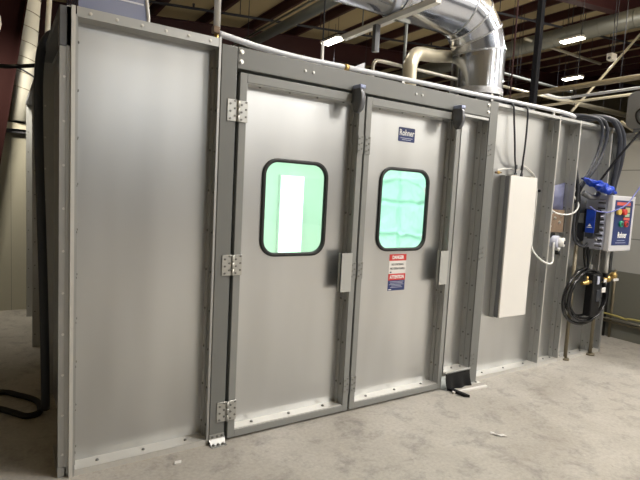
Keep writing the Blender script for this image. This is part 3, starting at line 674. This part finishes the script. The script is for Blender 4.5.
# flexible conduits over the roof edge
FC = [([(4.34, .35, 2.42), (4.45, .10, 2.455), (4.60, -.01, 2.44), (4.70, -.03, 2.40), (4.745, -.03, 2.30), (4.72, -.02, 2.12), (4.62, -.01, 1.92), (4.50, .03, 1.70), (4.46, .06, 1.45)], .015, 'leftmost grey flexible conduit arching over the roof edge'),
      ([(4.44, .36, 2.42), (4.56, .10, 2.46), (4.70, -.02, 2.44), (4.79, -.04, 2.38), (4.815, -.04, 2.28), (4.79, -.03, 2.12), (4.70, -.02, 1.95), (4.60, .03, 1.78), (4.52, .06, 1.6)], .016, 'second grey flexible conduit from the left over the roof edge'),
      ([(4.58, .38, 2.42), (4.70, .10, 2.47), (4.86, -.02, 2.46), (4.97, -.04, 2.40), (5.05, -.05, 2.28), (5.08, -.04, 2.10), (5.07, -.02, 1.85), (5.06, 0, 1.70)], .024, 'third grey flexible conduit dropping behind the control box'),
      ([(4.70, .40, 2.42), (4.84, .12, 2.47), (4.98, .0, 2.46), (5.09, -.03, 2.38), (5.15, -.04, 2.26), (5.16, -.03, 2.05), (5.15, .0, 1.85), (5.13, .01, 1.70)], .026, 'rightmost grey flexible conduit dropping at the booth corner')]
for p, r, lab in FC:
    b = MB(); b.tube(p, r, 'hose_grey', 10)
    tag(b.build('flexible_conduit', None, p[0]), lab, 'conduit', 'flexible conduits over the roof edge')
b = MB(); b.tube([(4.44, .04, 2.0), (4.45, -.01, 1.75), (4.44, -.01, 1.5), (4.42, -.02, 1.35), (4.45, -.03, 1.22), (4.55, -.06, 1.17), (4.64, -.05, 1.20)], .012, 'hose_dark', 8)
b.tube([(4.48, .05, 1.9), (4.50, .0, 1.6), (4.48, 0, 1.3), (4.50, -.03, 1.22)], .02, 'black', 8)
tag(b.build('dark_hose', None, (4.44, 0, 1.4)), 'dark hose hanging down the panel left of the blue filter', 'hose')

# black hose coil
cx_, cz_ = 4.67, .675
t = thing('hose_coil', 'black coiled air hose hanging below the control box', 'hose', (cx_, -.05, .95))
for i, (rx, rz, dx, dz, dy) in enumerate(((.37, .285, 0, -.01, -.06), (.325, .25, .03, .01, -.085), (.30, .24, -.03, .03, -.05), (.345, .26, -.01, .0, -.10))):
    b = MB(); b.tube([(cx_+dx+rx*math.cos(2*PI*k/16), dy+.012*math.sin(4*PI*k/16), cz_+dz+rz*math.sin(2*PI*k/16)) for k in range(16)], .012 if i else .017, 'black_gloss', 8, 4, closed=True); b.build('hose_loop', t)
b = MB(); b.box(cx_-.03, cx_+.13, -.15, -.07, .47, .90, 'black', .01); b.box(cx_+.04, cx_+.12, -.16, -.14, .62, .74, 'hose_dark', .006); b.build('strap', t)
b = MB(); b.box(cx_+.12, cx_+.19, -.165, -.155, .71, .76, 'paper', .003); b.box(cx_+.17, cx_+.22, -.150, -.145, .81, .84, 'paper', .002); b.box(cx_+.02, cx_+.06, -.165, -.155, .80, .88, 'lavender', .003); b.build('tag_label', t)
b = MB(); b.box(cx_-.02, cx_+.02, -.09, .1, .935, .955, 'galv_rim'); b.box(cx_-.02, cx_+.02, -.10, -.085, .935, .99, 'galv_rim'); b.build('hook', t)
b = MB(); b.tube([(4.63, -.03, 1.16), (4.635, -.04, 1.05), (4.64, -.06, .95), (4.66, -.08, .85)], .013, 'black', 8); b.tube([(4.69, -.03, 1.16), (4.70, -.04, 1.05), (4.70, -.06, .92)], .013, 'black', 8); b.build('feed_hose', t)
t = thing('brass_valve', 'small brass valve at the left of the hose coil', 'valve', (4.56, -.12, .83))
b = MB(); b.cyl((4.47, -.13, .815), (4.62, -.13, .825), .018, 'brass', 10); b.cyl((4.56, -.13, .82), (4.56, -.13, .88), .010, 'brass', 8); b.ball((4.56, -.13, .822), .026, 'brass', seg=10); b.build('body', t)
t = thing('drop_pipe', 'grey pipes with brass ball valve right below the control box', 'pipe', (5.10, -.02, .83))
b = MB(); b.cyl((5.055, -.04, 1.13), (5.075, -.04, .86), .020, 'white_plastic', 10); b.build('white_pipe', t)
b = MB(); b.cyl((5.06, -.04, .88), (5.07, -.04, .83), .026, 'black', 10); b.cyl((4.98, -.05, .805), (5.26, -.05, .835), .022, 'brass', 10); b.ball((5.10, -.05, .82), .040, 'brass', seg=12); b.ball((5.21, -.05, .845), .042, 'brass', seg=12); b.box(5.12, 5.22, -.105, -.095, .80, .825, 'paper'); b.build('ball_valve', t)
b = MB()
for x in (4.80, 4.87): b.cyl((x, .03, 1.14), (x, .03, .82), .016, 'grey_pipe', 8)
b.cyl((4.72, .02, .93), (4.95, .02, .90), .014, 'zinc', 8); b.build('grey_pipe', t)
b = MB(); b.cyl((4.535, .0, 0), (4.535, .0, 1.2), .018, 'tan_pipe', 10); b.cyl((4.535, 0, 0), (4.535, 0, .02), .04, 'tan_pipe', 10)
tag(b.build('floor_pipe', None, (4.535, 0, 0)), 'tan vertical pipe from floor behind the left side of the hose coil', 'pipe')
b = MB(); b.cyl((4.965, -.02, 0), (4.965, -.02, .9), .017, 'tan_pipe', 10); b.cyl((4.965, -.02, 0), (4.965, -.02, .02), .045, 'tan_pipe', 10)
tag(b.build('floor_pipe', None, (4.965, -.02, 0)), 'tan vertical pipe from floor at the right below the hose coil', 'pipe')

# conduits on the right wall
b = MB()
for y in (.285, .355): b.cyl((5.945, y, 0), (5.945, y, .83 if y < .3 else 1.1), .016, 'rubber' if y > .3 else 'tan_pipe', 8)
tag(b.build('wall_pipe', None, (5.945, .32, 0)), 'pair of dark vertical pipes on the right wall beside the booth corner', 'pipe')
b = MB(); b.tube([(5.935, .42, .285), (5.935, .23, .275), (5.935, .10, .262), (5.935, .03, .275), (5.935, -.6, .285)], .012, 'yellow', 8)
tag(b.build('yellow_hose', None, (5.935, .1, .28)), 'yellow hose running along the right wall near the floor', 'hose')
b = MB(); b.cyl((5.94, .42, .225), (5.94, -1.2, .225), .014, 'conduit', 8); b.cyl((5.94, .42, .19), (5.94, -1.2, .19), .014, 'tan_pipe', 8)
tag(b.build('wall_conduit', None, (5.94, 0, .2)), 'pale conduit along the right wall below the yellow hose', 'conduit')
b = MB(); P = rrect(-.55, .335, 2.50, 2.93, .09, 5); b.prism([(5.90, y, z) for y, z in P], (.2, 0, 0), 'panel_grey'); b.box(5.92, 6.08, -.45, .25, 2.46, 2.52, 'panel_grey')
b.tube([(5.895, .14, 2.52), (5.885, .20, 2.58), (5.885, .22, 2.68), (5.895, .15, 2.74)], .010, 'black', 6)
tag(b.build('equipment_cabinet', None, (6.0, -.1, 2.46)), 'grey rounded equipment cabinet on top of the right wall', 'cabinet')

# ------------------------------------------------------------------ floor items
t = thing('rubber_flap', 'black rubber flap under the narrow panel right of the doors', 'flap', (2.90, -.03, .12))
b = MB(); b.prism([(2.735, -.012, .118), (3.035, -.012, .118), (3.035, -.05, .150), (2.735, -.05, .150)], (0, .004, .012), 'panel_light'); b.build('clamp_strip', t)
b = MB(); b.quadgrid(lambda u, v: (2.742 + .290*u + .02*v*v, -.045 - .010*v*v - .008*math.sin(u*14)*v, .135 - .135*v + .004), 28, 10, 'black')
b.build('curtain', t)
b = MB(); b.prism([(2.775, -.055, .004), (2.81, -.055, .004), (2.825, -.235, .004), (2.79, -.205, .004)], (0, 0, .02), 'black'); b.build('tail', t)
b = MB(); b.box(-.19, .19, -.012, .012, 0, .018, 'paper', .002, M=Matrix.Translation((2.955, -.125, .0005)) @ Matrix.Rotation(-.07, 4, 'Z'))
tag(b.build('white_stick', None, (2.955, -.125, 0)), 'thin white stick lying on floor beside the black rubber flap', 'stick')
b = MB(); b.quadgrid(lambda u, v: (2.462 + .062*u + .012*v, -.725 - .085*u + .016*v + .006*math.sin(u*9), .004 + .010*abs(math.sin(u*5 + v))), 8, 2, 'paper')
tag(b.build('paper_scrap', None, (2.49, -.77, 0)), 'small white scrap of paper on the open concrete floor', 'scrap')
b = MB(); b.prism([(.505, -.135, .002), (.540, -.14, .002), (.55, -.115, .002), (.515, -.11, .002)], (0, 0, .008), 'paper')
tag(b.build('paint_chip', None, (.53, -.12, 0)), 'tiny pale chip on floor in front of the left panel', 'scrap')

# ------------------------------------------------------------------ left side
b = MB(); b.tube([(.10, .92, 2.41), (.05, .92, 2.455), (.0, .92, 2.475), (-.045, .90, 2.44), (-.085, .88, 2.34), (-.100, .88, 2.12), (-.095, .88, 1.7), (-.085, .86, 1.3), (-.075, .84, .9), (-.065, .83, .4), (-.062, .83, .045)], .027, 'hose_dark', 12)
pass
tag(b.build('wall_hose', None, (-.06, .85, 1)), 'dark hose arching off the roof and down the booth left side', 'hose')
b = MB(); b.tube([(-1.1, 1.25, .022), (-.7, 1.36, .022), (-.33, 1.33, .022), (-.20, 1.21, .022), (-.11, 1.08, .022), (-.085, .96, .022), (-.10, .85, .022), (-.17, .83, .022), (-.24, .92, .022), (-.36, 1.06, .022), (-.62, 1.2, .022), (-1.2, 1.1, .022)], .020, 'black', 10)
tag(b.build('floor_cable', None, (-.2, 1, 0)), 'black cable looped on the floor at the booth left side', 'cable')
b = MB(); b.tube([(-1.0, 3.1, 2.62), (-.55, 1.9, 2.40), (-.31, 1.0, 2.235), (-.20, .96, 2.245), (-.095, .92, 2.262)], .013, 'black', 8)
tag(b.build('black_cable', None, (-.3, 1, 2.25)), 'black cable strung across from the left to the arched hose', 'cable')
t = thing('wrapped_duct', 'white wrapped duct with seams standing behind the red column', 'duct', (-.10, 3.96, 2.19))
b = MB(); b.cyl((-.10, 3.95, 2.19), (.07, 3.95, 4.6), .105, 'duct_wrap', 20); b.build('insulation', t)
b = MB()
for i in range(12):
    z = 2.55 + .17*i; xx = -.10 + (z-2.19)*.0705; b.tube([(xx + .107*math.cos(2*PI*k/14), 3.95 + .107*math.sin(2*PI*k/14), z - .03*math.cos(2*PI*k/14)) for k in range(14)], .004, 'tan_pipe' , 5, 2, closed=True)
b.tube([(-.065 + .109*math.cos(2*PI*k/14), 3.95 + .109*math.sin(2*PI*k/14), 2.74 - .05*math.cos(2*PI*k/14)) for k in range(14)], .009, 'ink', 6, 2, closed=True)
b.build('seam_band', t)
b = MB(); b.cyl((.115, 3.97, 2.19), (.235, 3.97, 4.6), .028, 'duct_wrap', 10)
tag(b.build('white_pipe', None, (.1, 3.97, 2.19)), 'thin pale pipe beside the white wrapped duct', 'pipe')

t = thing('fill_lamp', 'unseen fill lamp on a stand added to light the left back wall', 'lamp', (-.45, 2.9, 0))  # out-of-view lamp added to light the wall beyond the aisle
b = MB(); b.cyl((-.45, 2.9, .02), (-.45, 2.9, 2.8), .02, 'black', 8); b.build('stand', t)
for a in (0, 2.1, 4.2): b = MB(); b.cyl((-.45, 2.9, .3), (-.45+.07*math.cos(a), 2.9+.07*math.sin(a), .012), .012, 'black', 8); b.build('leg', t)
b = MB(); b.box(-.16, .16, -.10, .10, .0, .10, 'fixture', .01, M=Matrix.Translation((-.45, 2.9, 2.9)) @ Vector((.12, .8, -.9)).to_track_quat('-Z', 'Y').to_matrix().to_4x4()); b.build('lamp_head', t)
o = area('lamp', (-.45, 2.9, 2.9), Vector((.12, .8, -.9)).to_track_quat('-Z', 'Y').to_euler(), .30, .20, 22, (1.0, .93, .78)); o.data.spread = 2.2; o.parent = t; o.location = Vector((0, 0, 2.9)) + Vector((.12, .8, -.9))*.012

# ------------------------------------------------------------------ overhead
def strip_light(x, y, z, lab, L_=.75, W=.16, power=0, grp='strip lights under the roof', up=.3):
    t = thing('ceiling_light', lab, 'light', (x, y, z), grp)
    b = MB(); b.box(x-W/2-.02, x+W/2+.02, y-L_/2-.03, y+L_/2+.03, z+.03, z+.085, 'fixture', .006); b.build('housing', t)
    b = MB(); b.box(x-W/2, x+W/2, y-L_/2, y+L_/2, z, z+.032, 'lens', .008); b.build('lens', t)
    for dy in (-.3, .3): b = MB(); b.cyl((x, y+dy*L_, z+.085), (x, y+dy*L_, CZ(x)-.005), .006, 'ink', 6); b.build('hanger', t)
    if power:
        o = area('lamp', (x, y, z-.012), (0, 0, 0), W, L_, power, LC); o.parent = t; o.location = (0, 0, -.012)
        if up: o = area('lamp', (x, y, z+.1), (PI, 0, 0), W, L_, power*up, LC); o.parent = t; o.location = (0, 0, .1)  # upward lamp added to brighten the ceiling
    return t
LC = (1.0, .98, .945)
strip_light(7.46, 9.1, 5.75, 'lit strip light above the doors, leftmost of those in view', .8, .26, 150, up=0)
strip_light(11.93, 4.85, 5.75, 'lit strip light high right, just below the round spiral duct', .55, .20, 150, up=0)
strip_light(15.55, 6.97, 5.75, 'lit strip light at right, lower and farther than the spiral duct light', .60, .20, 150, up=0)
for i, (x, y) in enumerate(((3.2, -2.2), (7.2, -1.6), (5.6, -6.2), (9.0, -5.8), (11.6, -3.0), (11.4, -8.5), (6.5, -10.5), (9.6, -12), (3.4, -15), (7.6, -15.5))):
    strip_light(x, y, 5.35, 'lit strip light under the roof in front of the booth', 1.2, .3, 150)
strip_light(2.6, 2.2, 4.9, 'unseen strip light added above the booth roof to brighten the ceiling', 1.2, .3, 18, up=8.5)  # added out of view, mostly shining up at the insulation
strip_light(9.0, 1.0, 5.0, 'unseen strip light added beyond the right wall to brighten the ceiling', 1.2, .3, 40, up=3.5)  # second out-of-view lamp added to lift the ceiling
t = thing('spiral_duct', 'long grey round spiral duct under the roof at upper right', 'duct', (12.1, 5, 5.99))
b = MB(); b.cyl((12.1, -1, 5.99), (12.1, 22, 5.99), .22, 'spiral', 24, caps=True); b.build('pipe', t)
for i in range(40):
    y = 1 + i*.4; b = MB(); b.cyl((12.1, y, 5.99), (12.1, y+.02, 5.99), .226, 'spiral', 24); b.build('seam_rib', t)
for y in (2, 5, 8, 11, 14): b = MB(); b.cyl((12.1, y, 6.2), (12.1, y, CZ(12.1)-.02), .012, 'ink', 6); b.build('hanger', t)
b = MB(); b.cyl((4.0, -6, 4.52), (4.0, 14, 4.52), .085, 'grey_pipe', 14); b.cyl((3.88, -6, 4.60), (3.88, 14, 4.60), .02, 'spiral', 8)
for y in (-1, 3, 7, 11): b.cyl((4.0, y, 4.6), (4.0, y, CZ(4.0)-.1), .008, 'ink', 6)
tag(b.build('grey_pipe', None, (4, 4, 4.52)), 'thick grey pipe slanting under the roof above the left door', 'pipe')
t = thing('sprinkler_pipe', 'thin dark sprinkler pipe crossing under the roof purlins', 'pipe', (5, 8.4, 5.6))
b = MB(); b.cyl((-2, 8.4, 5.17-.18), (13, 8.4, 5.17+.089*13), .03, 'ink', 8); b.build('pipe', t)
for x in (1.0, 3.3, 5.9, 8.2, 10.5): b = MB(); b.cyl((x, 8.4, 5.17+.089*x), (x, 8.4, 5.27+.089*x), .022, 'ink', 6, .03); b.build('sprinkler_head', t)
for x in (1.7, 4.4, 6.6, 9.4): b = MB(); b.cyl((x, 8.4, 5.17+.089*x), (x, 8.4, CZ(x)-.005), .010, 'ink', 6); b.build('hanger', t)
t = thing('sprinkler_pipe', 'dark pipe crossing behind the black roof post', 'pipe', (9, 5.2, 5.4))
b = MB(); b.cyl((6, 5.2, 5.65), (20, 5.2, 5.65+.089*14), .03, 'ink', 8); b.build('pipe', t)
for x in (7, 9.5, 13, 14.5): b = MB(); b.cyl((x, 5.2, 5.65+.089*(x-6)), (x, 5.2, CZ(x)-.005), .010, 'ink', 6); b.build('hanger', t)
for (p, q, r, m_, nm, lab) in (
    ((10.2, 6, 4.63), (18, 6, 4.65), .035, 'cream_metal', 'far_conduit', 'pale conduit seen low between the silver elbow and black post'),
    ((9, 6, 4.96), (14, 6, 4.965), .035, 'grey_pipe', 'far_conduit', 'grey conduit just right of the black post'),
    ((11.6, 6, 6.0), (15.4, 6, 6.03), .04, 'cream_metal', 'far_conduit', 'cream conduit below the upper right strip light'),
    ((12.6, 6, 4.66), (19, 6, 4.76), .05, 'cream_metal', 'far_conduit', 'cream conduit rising left of the grey equipment cabinet'),
    ((7.96, -3, 3.6), (7.96, 12, 3.6), .045, 'tan_pipe', 'far_pipe', 'thick olive pipe below the farther strip light'),
    ((8.69, -3, 3.6), (8.69, 2.75, 3.6), .025, 'pvc', 'far_pipe', 'white pipe with a bend below the thick olive pipe'),
    ((9.12, -3, 3.6), (9.12, 12, 3.6), .025, 'cream_metal', 'far_pipe', 'cream pipe just under the bent white pipe'),
    ((9.66, 3.3, 3.53), (13.5, 3.3, 6.79), .026, 'cream_metal', 'brace_rod', 'pale diagonal brace slanting up to the right at upper right')):
    b = MB(); b.cyl(p, q, r, m_, 10)
    if 'bend' in lab: b.tube([(8.69, 2.75, 3.6), (8.66, 2.9, 3.6), (8.5, 3.0, 3.62), (8.0, 3.05, 3.66)], r, m_, 10)
    d = Vector(q) - Vector(p)
    if True:
        for f in ((.15, .5, .85) if nm != 'brace_rod' else (.02,)):
            c = Vector(p) + d*f; b.cyl(c, (c.x, c.y, CZ(c.x)-.004), .007, 'ink', 6)
    tag(b.build(nm, None, (Vector(p)+Vector(q))/2), lab, 'pipe' if nm == 'far_pipe' else 'conduit' if nm == 'far_conduit' else 'brace')
t = thing('hanging_box', 'small white box hung under the roof at upper right', 'box', (11.0, 3.3, 4.75))
b = MB(); b.box(10.90, 11.10, 3.25, 3.38, 4.80, 4.95, 'white_enamel', .015); b.build('body', t)
b = MB(); b.cyl((10.86, 3.3, 4.83), (10.90, 3.3, 4.85), .03, 'closer', 8); b.build('nozzle', t)
for x in (10.95, 11.05): b = MB(); b.cyl((x, 3.3, 4.95), (x, 3.3, CZ(x)-.005), .008, 'ink', 6); b.build('hanger', t)
# truss-like girts far beyond the rafter
for i, (y, z0) in enumerate(((13.5, 5.3), (17.5, 5.5), (21.5, 5.7))):
    b = MB(); b.cyl((4, y, z0+.3), (29, y, z0+.3+.089*25), .04, 'maroon', 8); b.cyl((4, y, z0), (29, y, z0+.7), .05, 'maroon', 8)
    for k_ in range(16):
        xa = 5 + k_*1.5; b.cyl((xa, y, z0+.028*(xa-4)), (xa+.75, y, z0+.3+.089*(xa+.75-4)), .018, 'maroon', 6)
    struct(b.build('trim_%d' % (40+i)))

# ------------------------------------------------------------------ world, camera, view
w = bpy.data.worlds.new('World'); scn.world = w; w.use_nodes = True
w.node_tree.nodes['Background'].inputs[0].default_value = (.9, .93, 1, 1); w.node_tree.nodes['Background'].inputs[1].default_value = .05

cam = bpy.data.cameras.new('camera'); co = bpy.data.objects.new('camera', cam); COL.objects.link(co)
cam.sensor_fit = 'HORIZONTAL'; cam.sensor_width = 36; cam.lens = 496.479*36/640; cam.clip_start = .05; cam.clip_end = 200
Rv = Vector((0.84036067, -0.53945029, 0.05279525)); Uv = Vector((0.0055301, 0.10593129, 0.99435807)); Fv = Vector((0.54199942, 0.83532745, -0.09200371))
Mx = Matrix((Rv, Uv, -Fv)).transposed().to_4x4(); Mx.translation = Vector((-.30807, -2.75770, 1.55)); co.matrix_world = Mx
scn.camera = co
vs = scn.view_settings; vs.view_transform = 'Standard'; vs.look = 'None'; vs.gamma = 1; vs.use_curve_mapping = False; vs.exposure = 0.08
